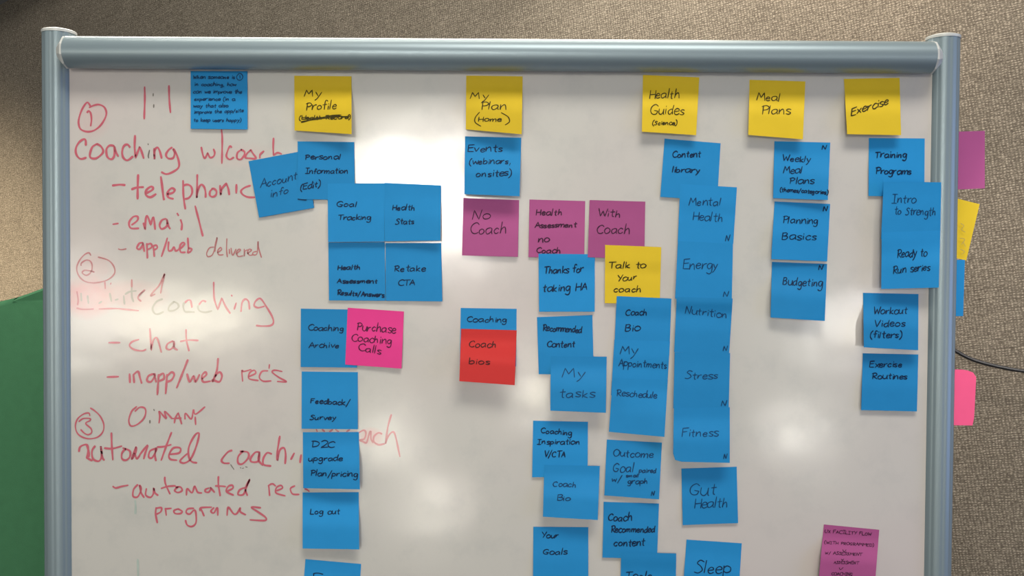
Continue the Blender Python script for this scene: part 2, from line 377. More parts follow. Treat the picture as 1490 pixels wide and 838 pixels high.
# ------------------------------------------------------------------ red marker writing on the board
def strokes(spec, ox, oy, sc):
    out = []
    for s in spec.split(';'):
        out.append([(ox + float(a.split(',')[0]) / sc, oy + float(a.split(',')[1]) / sc) for a in s.split()])
    return out
kk = [0]
def board_ink(label, spec, crop, ink='red', wd=2.7):
    ox, oy, sc = crop; bm = bmesh.new()
    for st in strokes(spec, ox, oy, sc):
        kk[0] += 1
        ribbon(bm, catmull(st, 6), wd, lambda x, y, l: at(x, y, -l), 0.00022 + 0.00003 * (kk[0] % 12))
    bm.normal_update(); bmesh.ops.reverse_faces(bm, faces=[f for f in bm.faces if f.normal.y > 0])
    o = link('marker_writing', bm, MK[ink], wb); tag(o, label); return o
K1, K2, K3, K4 = (100, 110, 8.765), (100, 190, 8.765), (260, 180, 8.765), (270, 240, 10.47)
K5, K6, K7, K8 = (150, 290, 6.208), (100, 360, 8.381), (210, 400, 7.45), (150, 470, 5.321)
K9, K10, K11, K12 = (100, 580, 7.095), (300, 610, 6.444), (150, 680, 5.96), (440, 590, 9.3125)
board_ink('red circled 1 in marker', '275,385 235,342 180,410 140,510 125,600 150,680 230,715 320,700 400,640 460,550 480,470 450,400 385,370 320,380 265,405;235,470 255,450 280,480 290,560 280,640', K1)
board_ink('red marker bars of the ratio 1:1', '968,145 970,300 962,550;1278,130 1282,300 1297,470', K1)
board_ink('grey dots of the ratio 1:1', '1078,230 1076,260;1085,370 1083,405', K1, 'grey', 1.9)
board_ink('red marker word coaching beside w/coach', '218,185 215,125 190,110 130,150 90,230 100,310 150,360 220,345;360,170 300,210 270,300 280,345 340,355 410,310 440,260 410,200 360,170;575,195 520,190 480,240 490,330 540,365 580,320 580,195 580,195 600,270 630,325;780,210 745,175 700,200 680,280 700,350 750,378 815,330;845,65 840,200 850,345 850,345 905,205 905,205 930,270 955,350;1090,230 1095,365 1095,365 1095,260 1130,215 1160,260 1185,350;1315,215 1270,250 1240,310 1270,355 1330,350 1350,290 1335,235 1370,290 1405,400 1400,470 1340,520 1250,555 1185,530', K2, 'red', 3.0)
board_ink('dark thin letter i in the word coaching', '1030,250 1015,320 1020,350;1012,168 1014,180', K2, 'grey', 1.9)
board_ink('red marker writing w/coach', '288,300 310,400 335,440 370,370 370,370 400,430 445,415 460,370 445,325;545,75 555,200 550,505;675,300 650,290 615,370 610,420 650,455 700,430;800,330 750,370 745,440 790,455 830,410 840,360 800,330;920,335 870,380 850,430 900,440 985,440 940,370 920,335;1085,350 1040,390 1035,435;1210,185 1205,300 1210,400;1215,400 1260,370 1310,385', K3, 'red', 2.6)
board_ink('red marker start of the word telephonic with its dash', '560,700 650,690 715,695;885,565 880,700 878,870;805,748 870,725 950,720;985,800 1060,760 1075,730 1045,715 990,760 985,820 1040,850 1110,810;1175,590 1190,700 1205,830 1215,880;1265,810 1330,790 1350,755 1310,735 1260,790 1270,850 1330,870', K2, 'red', 3.3)
board_ink('red marker end of the word telephonic', '-38,240 -32,470 -5,668;-38,330 -10,305 40,300 90,340 98,430 50,500 -5,518;178,150 175,300 170,500 170,500 185,400 215,320 250,300 290,350 305,430 305,490;415,360 375,400 370,460 410,485 460,460 470,400 430,360 400,362;525,315 535,460 535,460 555,360 620,280 620,280 650,360 665,450;775,300 772,425;985,315 900,345 845,395 870,450 950,490 1050,493', K4, 'red', 2.9)
board_ink('red marker word email', '90,225 135,218;260,230 310,190 310,155 270,160 235,210 250,260 320,262;365,215 380,275 380,275 385,180 400,150 430,230 430,230 455,160 470,270;565,175 530,190 510,235 530,268 575,240 575,180 575,180 590,240 605,265;700,185 712,225 708,275;670,128 680,145;832,62 860,170 885,270 900,330', K5, 'red', 2.9)
board_ink('red marker writing app/web', '355,390 325,400 305,440 330,450 355,415 358,392 358,392 372,470;395,400 400,530;395,410 430,400 440,430 400,455;455,430 462,515;445,425 480,415 488,440 455,460;580,350 560,420 528,515;592,385 590,460 620,460 640,430 655,465 680,455 690,440;700,445 735,405 720,390 695,420 700,475 740,478;765,350 770,440 765,480 790,470 800,450 775,440', K5, 'red', 2.7)
board_ink('thin marker word delivered with the thin dash', '138,448 165,455 208,447;1000,430 960,440 935,490 950,518 990,495 1020,400 1030,345 1015,400 1010,470;1035,480 1070,455 1060,435 1035,465 1045,500 1085,500;1118,355 1115,450 1122,520;1140,450 1142,490;1155,440 1170,505 1200,450;1205,490 1240,460 1225,450 1205,480 1220,515 1260,510;1275,450 1275,515 1280,470 1310,455;1305,490 1340,460 1320,450 1305,480 1325,505 1355,500;1385,470 1355,480 1355,500 1390,490 1400,380 1405,440 1430,525', K5, 'thin', 1.8)
board_ink('circled 2 in marker', '268,95 245,65 190,90 130,160 97,250 120,340 190,410 290,432 400,420 490,385 550,330 562,270 530,200 470,150 360,118;150,220 155,190 210,155 260,165 285,220 270,300 215,340 165,310 190,280 260,285 310,300', K6, 'thin', 2.1)
board_ink('half wiped word above the underline', '100,540 115,640 108,700;440,420 445,500;515,435 510,447;768,395 768,480;860,580 930,515 860,580 845,620 880,655;1120,555 1140,440 1170,320 1110,450 1040,530 1000,590 1050,570;100,740 170,755 300,750;370,750 560,745 720,758 850,770', K6, 'pale', 2.4)
board_ink('faint wiped letters of the half wiped word', '768,480 770,600 790,660;690,570 740,540 820,530;670,590 680,690;230,590 240,680;370,680 400,660;150,560 155,650;500,560 520,655;570,640 600,630', K6, 'ghost', 2.6)
board_ink('faint first letters of the word coaching after the circled 2', '195,262 130,290 90,360 110,415 150,425 205,400;320,290 270,340 265,385 320,385 370,350 360,310 320,290;430,300 420,340 440,395 490,400 540,402;590,330 580,350 600,390 660,405 730,390', K7, 'ghost', 2.6)
board_ink('red marker word coaching after the circled 2', '440,300 470,275 500,280 515,350;665,290 630,280 595,320;752,80 757,250 795,375 795,375 840,250 840,250 880,340 930,415;995,305 975,370;945,220 950,228;1048,395 1060,300 1095,262 1130,290 1140,370;1300,340 1230,355 1190,330 1210,280 1260,258 1320,340 1380,440 1400,510 1370,548 1280,555 1215,548', K7, 'red', 2.6)
board_ink('red marker word chat with its dash', '45,152 130,152;275,128 225,145 205,175 240,205 300,215 330,205;362,45 368,140 372,210 372,210 385,140 410,112 430,150 450,225;540,140 500,160 490,195 520,205 550,170 545,140 550,190 575,208;642,52 645,130 665,215;600,142 660,132 735,135', K8, 'red', 2.6)
board_ink('red marker writing in app/web', '32,418 118,415;205,395 208,460;240,460 235,400 235,400 270,375 285,420 298,465;385,395 350,410 340,445 370,455 400,410 395,395 410,455;430,400 420,553;430,410 465,390 470,430 430,450;495,400 484,545;495,410 530,380 550,400 530,440 495,455;655,285 610,400 570,500;650,395 670,455 700,410 715,455 745,400;765,430 800,400 790,380 765,410 775,455 830,450;890,275 880,370 850,450 850,440 900,455 920,410 900,380 860,420', K8, 'red', 3.0)
board_ink("red marker word rec's", '1080,450 1075,370 1090,375 1145,360;1125,415 1180,390 1170,365 1135,385 1130,430 1200,445;1275,370 1230,375 1210,420 1240,450 1300,448;1288,322 1285,350;1385,375 1330,365 1310,380 1360,420 1420,455 1350,452', K8, 'red', 2.4)
board_ink('red circled 3 in marker', '218,175 205,148 150,160 90,210 68,290 100,370 190,412 290,400 350,345 362,270 330,190 280,135 225,97;105,235 150,205 215,205 220,225 175,255 230,310 235,350 200,372 160,355 125,320', K9, 'red', 2.1)
board_ink('red marker writing O:MANY', '700,82 650,130 620,220 640,280 700,270 770,210 795,140 780,95 730,90 685,130;932,250 940,180 935,130 1005,205 990,130 1065,205;1090,250 1100,200 1130,145 1130,145 1165,260;1075,205 1160,200;1200,210 1205,150 1265,210 1285,115;1290,115 1310,160 1405,85;1305,190 1310,268', K9, 'red', 2.3)
board_ink('dark dots after the letter O', '878,112 882,122;838,225 838,250', K9, 'grey', 2.2)
board_ink('red marker word automated under the circled 3', '105,545 120,495 185,475 200,530 185,610 185,610 240,640;185,475 210,560 205,600;270,490 240,540 250,620 310,645 340,590 330,490 345,600 365,635;440,355 445,500 455,630;370,510 450,515 545,490;590,515 550,560 550,620 590,635 630,600 630,540 560,510;650,625 670,560 695,500 690,560 655,625 655,625 680,560 700,620 730,590 740,570 815,480 790,560 775,620;900,515 840,540 825,600 860,610 905,530 900,515 890,580 900,640;1060,350 1010,480 955,635;915,500 980,495 1055,475;1040,575 1140,560 1150,510 1080,510 1035,580 1050,625 1115,635;1220,570 1150,640 1190,665 1260,620 1320,480 1345,360 1300,380 1240,500 1240,600 1270,650 1320,662', K9, 'red', 2.8)
board_ink('red marker word coaching cut off by a blue note', '240,292 200,310 145,380 165,410 215,412;345,298 300,350 300,410 340,418 395,360 390,310 320,300;500,310 460,310 415,370 430,400 490,390 500,310 490,380 530,430;612,325 570,315 535,370 540,425 605,438;690,160 668,300 668,385 690,290 730,270 745,330 740,415;825,318 795,375;890,335 880,405;915,340 940,400', K10, 'red', 2.8)
board_ink('dark specks under the word coaching', '230,425 260,470;320,452 325,458;340,460 350,458;370,445 385,450', K10, 'grey', 1.6)
board_ink('red marker writing rec cut off by a blue note', '585,620 588,640 595,715;585,620 620,605 650,625;660,670 715,645 700,620 660,640 655,690 740,718;830,625 790,650 810,700 870,705;925,652 945,660 965,675', K10, 'red', 2.4)
board_ink('red marker word automated with its dash', '85,165 110,178 160,165 215,155;300,150 265,190 260,250 300,255 330,190 315,155 330,220 355,260;375,185 370,240 410,260 435,230 440,180 450,220 475,242;535,85 540,140 580,230;505,182 560,165 625,160;650,170 620,200 650,218 685,200 670,170 630,172;722,240 730,185 770,220 790,170 800,170 820,215 855,222;915,180 890,190 885,210 915,215 935,185 930,175 965,215;1000,80 1000,150 1015,245;975,160 1060,165;1080,205 1125,180 1120,155 1085,165 1070,210 1130,240;1230,175 1185,195 1170,235 1215,235 1240,180 1272,105 1235,180 1250,242', K11, 'red', 2.6)
board_ink('red marker word programs', '460,350 455,400 470,480;460,355 505,350 500,385 465,405;540,355 548,415;540,360 590,355;650,360 615,375 625,400 670,400 685,380 650,360;785,355 735,360 720,390 750,405 790,370 805,400 805,480 770,512 730,500 715,460;840,375 850,350 940,345;850,360 875,420;960,350 935,380 960,395 990,350 995,415;1075,415 1085,345 1130,400 1160,400 1190,350 1190,385 1235,410;1365,350 1285,345 1350,390 1410,435 1400,460 1275,455', K11, 'red', 2.6)
board_ink('half wiped red word coach behind the blue notes', '760,370 830,335 860,370 840,450 780,470 820,490 870,500 900,400 925,350 930,450 960,500;1075,385 1030,370 970,420 970,490 1030,530 1110,520;1205,125 1160,280 1125,520 1125,520 1150,440 1200,370 1240,365 1270,450 1320,690;190,325 200,350;270,325 300,350;370,355 410,325;450,325 490,355;600,355 640,325', K12, 'pale', 2.6)
board_ink('pale green marker traces', '278,290 282,340 280,400;300,800 302,860 305,960', K11, 'green', 3.0)

# ------------------------------------------------------------------ handwriting glyphs (x-height 10)
G = {
 'a': (9, '8,9 5,10 1,8 0,4 2,0 5,1 8,5 8,9 8,9 8,3 9,0'), 'b': (7, '0,17 0,0;0,5 3,9 6,8 7,4 5,1 2,0 0,2'),
 'c': (7, '7,8 4,10 1,7 0,4 2,0 5,0 7,2'), 'd': (8, '7,9 4,10 0,6 1,1 4,0 7,5;8,18 7,8 8,0'),
 'e': (7, '0,5 6,6 6,9 3,10 0,6 1,1 4,0 7,2'), 'f': (6, '7,16 5,18 3,15 3,0;0,9 6,10'),
 'g': (8, '7,9 3,10 0,6 2,1 5,2 7,9 7,9 7,-4 4,-8 0,-6'), 'h': (8, '1,18 0,0 0,0 1,6 4,10 6,8 7,0'),
 'i': (2, '1,9 1,0;1,13 1,14.5'), 'j': (3, '3,9 3,-5 0,-7;3,13 3,14'), 'k': (7, '0,17 0,0;6,10 0,4 0,4 7,0'), 'l': (2, '1,18 0,0'),
 'm': (12, '0,10 0,0 0,0 1,7 4,10 5,8 5,0 5,0 6,7 9,10 11,8 11,0'), 'n': (8, '0,10 0,0 0,0 1,6 4,10 6,8 7,0'),
 'o': (8, '4,10 1,8 0,4 2,0 6,1 8,5 6,9 3,10'), 'p': (8, '0,10 0,-8;0,7 3,10 7,8 7,3 3,1 0,3'),
 'r': (6, '0,10 0,0 0,0 1,6 3,9 6,10'), 's': (6, '6,9 3,10 0,8 3,5 6,3 4,0 0,1'), 't': (6, '3,16 3,2 5,0;0,10 6,11'),
 'u': (8, '0,10 0,3 3,0 6,3 7,10 7,10 7,2 8,0'), 'v': (7, '0,10 3,0 3,0 7,10'), 'w': (10, '0,10 2,0 2,0 5,8 5,8 8,0 8,0 10,10'),
 'x': (7, '0,10 7,0;7,10 0,0'), 'y': (8, '0,10 3,2;7,10 3,-3 0,-8'), 'z': (7, '0,10 7,10 7,10 0,0 0,0 7,0'),
 'A': (10, '0,0 5,17 5,17 10,0;2,6 9,7'), 'B': (8, '0,17 0,0;0,16 5,17 7,14 5,10 1,9 1,9 7,8 8,4 5,0 0,0'),
 'C': (10, '10,14 7,17 2,14 0,8 2,2 6,0 10,2'), 'D': (10, '1,16 1,0;-1,16 5,16 10,11 8,3 1,0'),
 'E': (8, '8,17 0,16 0,16 0,0 0,0 8,0;0,9 7,10'), 'F': (8, '8,17 0,16 0,16 0,0;0,9 6,10'),
 'G': (10, '10,14 6,17 1,13 0,6 3,1 8,1 10,6 10,6 5,7'), 'H': (9, '0,17 0,0;9,17 9,0;0,8 9,9'), 'I': (8, '0,17 8,17;4,17 4,0;0,0 8,0'),
 'L': (8, '0,17 0,0 0,0 8,0'), 'M': (12, '0,0 2,17 2,17 6,6 6,6 10,17 10,17 12,0'), 'N': (9, '0,0 1,17 1,17 7,0 7,0 9,18'),
 'O': (10, '5,17 1,13 0,6 4,0 9,4 10,12 5,17'), 'P': (8, '1,17 1,0;-1,15 5,17 9,13 6,9 1,8'),
 'R': (9, '1,17 1,0;-1,15 5,17 8,13 6,9 1,8 1,8 9,0'), 'S': (8, '8,15 4,17 1,13 5,9 7,4 3,0 -1,1'), 'T': (10, '0,16 11,17;5,16 5,0'),
 'U': (9, '0,17 0,5 4,0 8,5 9,17'), 'V': (9, '0,17 4,0 4,0 9,17'), 'W': (12, '0,17 3,0 3,0 6,12 6,12 9,0 9,0 12,17'),
 'X': (9, '0,17 9,0;9,17 0,0'), 'Y': (8, '0,17 4,9;9,17 3,0'), 'K': (8, '0,17 0,0;8,17 0,8 0,8 8,0'), '2': (8, '0,14 4,17 8,13 5,6 0,0 0,0 9,1'), '1': (3, '0,13 2,17 2,17 2,0'),
 '(': (4, '4,19 1,14 0,6 1,0 4,-5'), ')': (4, '0,19 3,14 4,6 3,0 0,-5'), '/': (7, '7,19 0,-5'), ',': (2, '1,1 0,-4'), '.': (2, '1,1 1,0'), "'": (2, '1,17 1,14'),
}
GS = {k: (wd, [[tuple(map(float, p.split(','))) for p in s.split()] for s in sp.split(';')]) for k, (wd, sp) in G.items()}
def layout(text, x0, x1, yl, yr, xh, slant=0.22):
    """strokes of a handwritten line between x0 and x1 with a sloping baseline"""
    adv = 0; items = []
    for ch in text:
        if ch == ' ': adv += 8; continue
        wd, st = GS[ch]; items.append((adv, st)); adv += wd + 1.9
    adv -= 1.9; sx = (x1 - x0) / adv; sy = xh / 10; out = []
    for a, st in items:
        jx, jy, js = random.uniform(-.6, .6), random.uniform(-1.1, 1.1), random.uniform(.86, 1.12)
        for s in st:
            pts = []
            for (x, y) in s:
                X = x0 + (a + x * js + jx) * sx + y * sy * slant * 0.6; t = (X - x0) / (x1 - x0)
                pts.append((X, yl + (yr - yl) * t - (y * js + jy) * sy))
            out.append(catmull(pts, 4))
    return out

# ------------------------------------------------------------------ sticky notes
CR = {'c2': (260, 90, 4.93), 'c3': (350, 200, 4.93), 'c4': (430, 340, 4.93), 'c5': (430, 440, 4.93), 'c6': (400, 600, 3.52),
      'c7': (650, 100, 4.93), 'c8': (650, 190, 4.41), 'c9': (750, 280, 4.656), 'c10': (750, 430, 3.99), 'c11': (750, 590, 3.38),
      'c12': (920, 100, 4.41), 'c13': (960, 200, 3.49), 'c14': (960, 420, 3.22), 'c15': (960, 660, 4.707), 'c16': (1080, 100, 4.19),
      'c17': (1090, 190, 2.888), 'c18': (1230, 190, 3.35), 'c19': (1230, 410, 3.642), 'cr': (650, 430, 5.987), 'cw': (270, 95, 8.38),
      'cp': (1180, 755, 10.1), 'cb1': (430, 795, 13.55), 'cb3': (870, 790, 6.478)}
SURF = []                        # placed notes: (quad, depth function)
def inv(q, x, y):                # u, v of a pixel in the note's quad
    (ax, ay), (bx, by), (cx, cy), (dx, dy) = q; u = v = 0.5
    for _ in range(6):
        px = (ax * (1 - u) + bx * u) * (1 - v) + (dx * (1 - u) + cx * u) * v; py = (ay * (1 - u) + by * u) * (1 - v) + (dy * (1 - u) + cy * u) * v
        ux = (bx - ax) * (1 - v) + (cx - dx) * v; uy = (by - ay) * (1 - v) + (cy - dy) * v
        vx = (dx * (1 - u) + cx * u) - (ax * (1 - u) + bx * u); vy = (dy * (1 - u) + cy * u) - (ay * (1 - u) + by * u)
        det = ux * vy - uy * vx; ex, ey = x - px, y - py
        u += (ex * vy - ey * vx) / det; v += (ux * ey - uy * ex) / det
    return u, v
def note(label, col, quad, curl, crop, lines, ink=None, extra=None, wd=1.55, base=0.0006, sag=0.0, group=None, round_c=None):
    """curl = (bottom-left lift, bottom-right lift) in mm; quad = TL, TR, BR, BL"""
    q = quad; N = 20; cl, cr = max(2.6, curl[0]) / 1000, max(2.6, curl[1]) / 1000
    def bil(u, v): return ((q[0][0] * (1 - u) + q[1][0] * u) * (1 - v) + (q[3][0] * (1 - u) + q[2][0] * u) * v,
                           (q[0][1] * (1 - u) + q[1][1] * u) * (1 - v) + (q[3][1] * (1 - u) + q[2][1] * u) * v)
    b0 = base; wob = random.uniform(-1, 1); vc = 0.0
    for (q2, d2) in SURF:        # rest on whatever lies underneath
        for i in range(25):
            for j in range(25):
                x, y = bil(i / 24, j / 24); u, v = inv(q2, x, y)
                if -0.01 <= u <= 1.01 and -0.01 <= v <= 1.01: vc = max(vc, j / 24); b0 = max(b0, d2(min(1, max(0, u)), min(1, max(0, v))) + 0.00045 - own(u=i / 24, v=j / 24, cl=cl, cr=cr, wob=wob))
    def depth(u, v):
        b = b0
        if 0 < vc < 0.5 and v > vc:      # hangs back towards the board below the note it overlaps
            k = min(1.0, (v - vc) / 0.3); b = base + (b0 - base) * (1 - k * k * (3 - 2 * k) * 0.85)
        return b + own(u, v, cl, cr, wob)
    SURF.append((q, depth))
    bm = bmesh.new(); fr = []; bk = []
    for j in range(N + 1):
        rf = []; rb = []
        for i in range(N + 1):
            u, v = i / N, j / N; x, y = bil(u, v); d = depth(u, v)
            if round_c and v > 0.85 and u < 0.15: x += 3.0 * (v - .85) / .15 * (1 - u / .15); y -= 2.5 * (v - .85) / .15 * (1 - u / .15)
            # slightly bowed bottom edge
            y += sag * math.sin(math.pi * u) * v * v
            rf.append(bm.verts.new(at(x, y, -d))); rb.append(bm.verts.new(at(x, y, -d + 0.00013)))
        fr.append(rf); bk.append(rb)
    for j in range(N):
        for i in range(N):
            bm.faces.new((fr[j][i], fr[j + 1][i], fr[j + 1][i + 1], fr[j][i + 1])); bm.faces.new((bk[j][i], bk[j][i + 1], bk[j + 1][i + 1], bk[j + 1][i]))
    for i in range(N):
        bm.faces.new((fr[0][i], fr[0][i + 1], bk[0][i + 1], bk[0][i])); bm.faces.new((fr[N][i], bk[N][i], bk[N][i + 1], fr[N][i + 1]))
        bm.faces.new((fr[i][0], bk[i][0], bk[i + 1][0], fr[i + 1][0])); bm.faces.new((fr[i][N], fr[i + 1][N], bk[i + 1][N], bk[i][N]))
    bmesh.ops.recalc_face_normals(bm, faces=bm.faces)
    org = at(*bil(0.5, 0.02), -depth(0.5, 0.02))
    o = link('sticky_note', bm, P_[col], origin=org); auto_smooth(o, 40)
    tag(o, label, 'sticky note', group or {'b': 'blue sticky notes on the whiteboard', 'y': 'yellow sticky notes on the whiteboard', 'p': 'purple sticky notes on the whiteboard'}.get(col))
    sts = []
    ox, oy, sc = CR[crop[0] if isinstance(crop, tuple) else crop] if crop else (0, 0, 1)
    for ln in lines:
        if len(ln) == 6: t, x0, x1, yl, yr, xh = ln
        else: t, x0, x1, yl, xh = ln; yr = yl
        sts += [[(ox + x / sc, oy + y / sc) for x, y in s] for s in layout(t, x0, x1, yl, yr, xh)]
    if extra: sts += [catmull(s, 5) for s in strokes(extra, ox, oy, sc)]
    if sts:
        bm = bmesh.new()
        def place(x, y, l):
            u, v = inv(q, x, y); return at(x, y, -depth(min(1.0, max(0, u)), min(1.0, max(0, v))) - l)
        for k, s in enumerate(sts): ribbon(bm, s, wd * 1.0, place, 0.00032 + 0.00001 * (k % 7))
        bm.normal_update(); bmesh.ops.reverse_faces(bm, faces=[f for f in bm.faces if f.normal.y > 0])
        h = link('handwriting', bm, ink or (INK['t'] if col == 'b' and wd < 1.5 else INK[col]), o, origin=org)
    return o
def own(u, v, cl, cr, wob):
    t = max(0.0, v - 0.16) / 0.84; e = cl * (1 - u) + cr * u
    m = min(1.0, max(0.0, (e - 0.0026) / 0.004)); e *= 1 + 0.8 * m * m * (3 - 2 * m)
    k = min(1.0, t * 1.7); k = k * k * (3 - 2 * k)
    return e * (0.78 * k + 0.22 * t) + 0.0007 * abs(e) / 0.004 * math.sin(math.pi * u) * wob * t

note('blue sticky note crammed with small handwriting just under the top rail', 'b', ((277.3, 103.3), (360, 103.5), (360.2, 188.3), (277.4, 187.4)), (1.5, 2.5), 'cw',
     [('When someone is', 90, 600, 165, 26), ('in coaching, how', 110, 620, 252, 25), ('can we improve the', 95, 685, 342, 24), ('experience (in a', 105, 600, 430, 24),
      ('way that also', 95, 520, 512, 25), ('improve the app/site', 105, 705, 592, 570, 24), ('to keep users happy)', 100, 675, 688, 24)],
     extra='650,100 622,140 640,178 680,175 698,140 680,105 650,100;662,122 664,160', wd=1.25)
note('yellow sticky note reading My Profile with a scribbled-out line', 'y', ((428.2, 110.2), (511.5, 110.9), (511.7, 195.3), (428.6, 189.8)), (5, 11), 'c2',
     [('My', 902, 1025, 250, 30), ('Profile', 915, 1130, 345, 340, 33), ('(Health Record)', 865, 1232, 415, 408, 16)],
     extra='880,435 1000,405 1100,390 1210,398;885,412 1010,402 1120,385 1220,402;880,428 1060,402 1180,392 1225,392;1000,408 1090,386 1165,380', wd=1.45)
note('blue sticky note reading Account info, tilted to the left', 'b', ((361.6, 234.5), (442.8, 219.2), (457.2, 302.3), (377, 316.6)), (1.2, 1.2), 'c3',
     [('Account', 140, 405, 362, 300, 33), ('info', 215, 345, 430, 400, 30)], wd=1.35)
note('blue sticky note reading Personal Information (Edit)', 'b', ((433, 205.6), (515.5, 206.6), (516.4, 291.3), (433.5, 289.6)), (1.5, 1.2), 'c3',
     [('Personal', 465, 715, 157, 22), ('Information', 465, 768, 258, 22), ('(Edit)', 430, 570, 378, 352, 24)], extra='412,442 440,446 472,449')
note('blue sticky note reading Health Assessment Results/Answers', 'b', ((477.7, 352.8), (560, 352.2), (560.8, 437.6), (478.7, 437)), (1.5, 1), 'c4',
     [('Health', 303, 465, 258, 20), ('Assessment', 300, 585, 355, 18), ('Results/Answers', 300, 635, 438, 456, 20)], wd=1.75)
note('blue sticky note reading Retake CTA', 'b', ((560.8, 353.4), (642, 353.6), (643.6, 438.6), (561.4, 437.6)), (2.5, 3.5), 'c4',
     [('Retake', 710, 930, 270, 25), ('CTA', 735, 855, 370, 22)])
note('blue sticky note reading Goal Tracking', 'b', ((476.8, 267), (559.8, 266.6), (559.5, 351.4), (477.4, 352.2)), (1.5, 1.5), 'c3',
     [('Goal', 692, 835, 497, 23), ('Tracking', 700, 932, 590, 21)])
note('blue sticky note reading Health Stats', 'b', ((559.6, 266), (641.7, 269.6), (641, 350), (559.8, 351)), (2, 5), 'c3',
     [('Health', 1090, 1250, 522, 23), ('Stats', 1115, 1242, 622, 22)])
note('blue sticky note reading Coaching Archive', 'b', ((437.7, 449), (520, 450.5), (519.3, 534.9), (437.5, 533.9)), (3, 1), 'c5',
     [('Coaching', 90, 345, 200, 205, 23), ('Archive', 95, 312, 325, 22)])
note('hot pink sticky note reading Purchase Coaching Calls', 'k', ((506, 447.7), (587.8, 453.2), (584.2, 536.3), (502.4, 530.3)), (2, 4), 'c5',
     [('Purchase', 440, 718, 198, 220, 34), ('Coaching', 402, 690, 275, 300, 30), ('Calls', 450, 612, 345, 370, 30)], wd=1.5)
note('blue sticky note reading Feedback/ Survey', 'b', ((439, 540.4), (520.7, 541.4), (520.7, 624.6), (438.9, 623.8)), (2.5, 2.5), 'c5',
     [('Feedback/', 110, 385, 722, 740, 22), ('Survey', 105, 292, 842, 20)], wd=1.7)
note('blue sticky note reading D2C upgrade Plan/pricing', 'b', ((440.6, 628.8), (522.2, 628.4), (523.6, 712), (441.2, 710.3)), (5, 8), 'c6',
     [('D2C', 190, 308, 178, 19), ('upgrade', 172, 345, 248, 16), ('Plan/pricing', 185, 422, 325, 330, 17)], wd=1.6)
note('blue sticky note reading Log out', 'b', ((440.3, 716.5), (522, 716), (522.7, 799.4), (440.3, 798)), (6, 7), 'c6', [('Log out', 182, 330, 520, 16)])
note('blue sticky note cut off by the bottom of the frame below Log out', 'b', ((444.4, 813.4), (525.5, 820.5), (520, 903), (438, 897)), (4, 4), 'cb1', [],
     extra='540,548 450,526 365,533 358,560 352,700 350,820;355,660 420,652 480,655')
note('yellow sticky note reading My Plan (Home)', 'y', ((678.4, 110), (760.5, 111), (759.2, 195.4), (677.8, 188.2)), (5, 10), 'c7',
     [('My', 168, 305, 217, 30), ('Plan', 245, 425, 292, 33), ('Home', 228, 392, 378, 20)], extra='235,312 205,350 205,385 245,412;392,315 440,345 450,380 420,402', wd=1.45)
note('blue sticky note reading Events (webinars, onsites)', 'b', ((676.7, 198.3), (758.6, 200.3), (756, 285.5), (675.6, 282.5)), (9, 11), 'c8',
     [('Events', 135, 355, 135, 25), ('(webinars,', 145, 410, 218, 210, 22), ('onsites)', 190, 415, 298, 288, 24)])
note('purple sticky note reading No Coach', 'p', ((674.3, 288), (755.4, 291.1), (753.6, 373.7), (672.2, 371.6)), (3, 4), 'c8',
     [('No', 162, 282, 570, 36), ('Coach', 150, 378, 662, 38)], wd=1.4)
note('purple sticky note reading Health Assessment no Coach', 'p', ((770.4, 290.2), (851.6, 292.5), (850, 375), (769, 374)), (1.5, 1.5), 'c9',
     [('Health', 140, 315, 155, 24), ('Assessment', 132, 412, 240, 235, 20), ('no', 155, 228, 337, 26), ('Coach', 142, 302, 410, 22)], wd=1.7)
note('blue sticky note reading Thanks for taking HA', 'b', ((783.5, 369), (865.5, 370), (865.3, 453.5), (784.4, 453.5)), (2, 3), 'c9',
     [('Thanks for', 192, 458, 548, 540, 27), ('taking HA', 185, 488, 672, 660, 30)], wd=1.7)
note('purple sticky note reading With Coach', 'p', ((858, 291), (939, 293.3), (937.5, 377), (855.2, 374.2)), (1.5, 1.5), 'c9',
     [('With', 562, 715, 160, 167, 28), ('Coach', 550, 772, 278, 36)], wd=1.5)
note('yellow sticky note reading Talk to your coach', 'y', ((880.6, 356.3), (962.2, 359.5), (960, 443), (880, 441)), (1.5, 1.5), 'c9',
     [('Talk to', 632, 882, 513, 25), ('Your', 690, 822, 602, 588, 24), ('coach', 668, 852, 675, 25)], wd=1.6)
note('blue sticky note reading Coach Bio above My Appointments', 'b', ((897.4, 430.8), (977, 434.4), (974, 517), (893.5, 513)), (1, 1), 'c10',
     [('Coach', 640, 762, 115, 20), ('Bio', 638, 725, 207, 26)])
note('blue sticky note reading My Appointments', 'b', ((894, 494), (975, 496.8), (970, 578), (889, 575)), (1, 1), 'c10',
     [('My', 605, 710, 340, 29), ('Appointments', 600, 878, 408, 424, 24)], wd=1.4)
note('blue sticky note reading Reschedule', 'b', ((891.6, 550), (971.8, 552.4), (966.8, 635.7), (886, 628.2)), (4, 7), 'c10', [('Reschedule', 588, 820, 582, 596, 21)], wd=1.45)
note('blue sticky note reading Recommended Content half under My tasks', 'b', ((781.3, 461.3), (862, 458.3), (864, 545), (784, 544.5)), (3, 1.2), 'c10',
     [('Recommended', 160, 383, 203, 216, 20), ('Content', 183, 342, 300, 20)], wd=1.7)
note('blue sticky note reading My tasks', 'b', ((801.4, 518.2), (882.8, 519), (881.6, 600.6), (800.8, 597.4)), (9, 10), 'c10', [('My', 272, 405, 475, 31), ('tasks', 258, 458, 590, 29)], wd=1.35)
note('blue sticky note reading Coaching Inspiration V/CTA', 'b', ((775.7, 612), (855.6, 613.7), (855, 693.5), (774.3, 694.4)), (1.5, 1.2), 'c11',
     [('Coaching', 125, 275, 135, 147, 15), ('Inspiration', 108, 315, 190, 15), ('V/CTA', 142, 245, 253, 17)], wd=1.6)
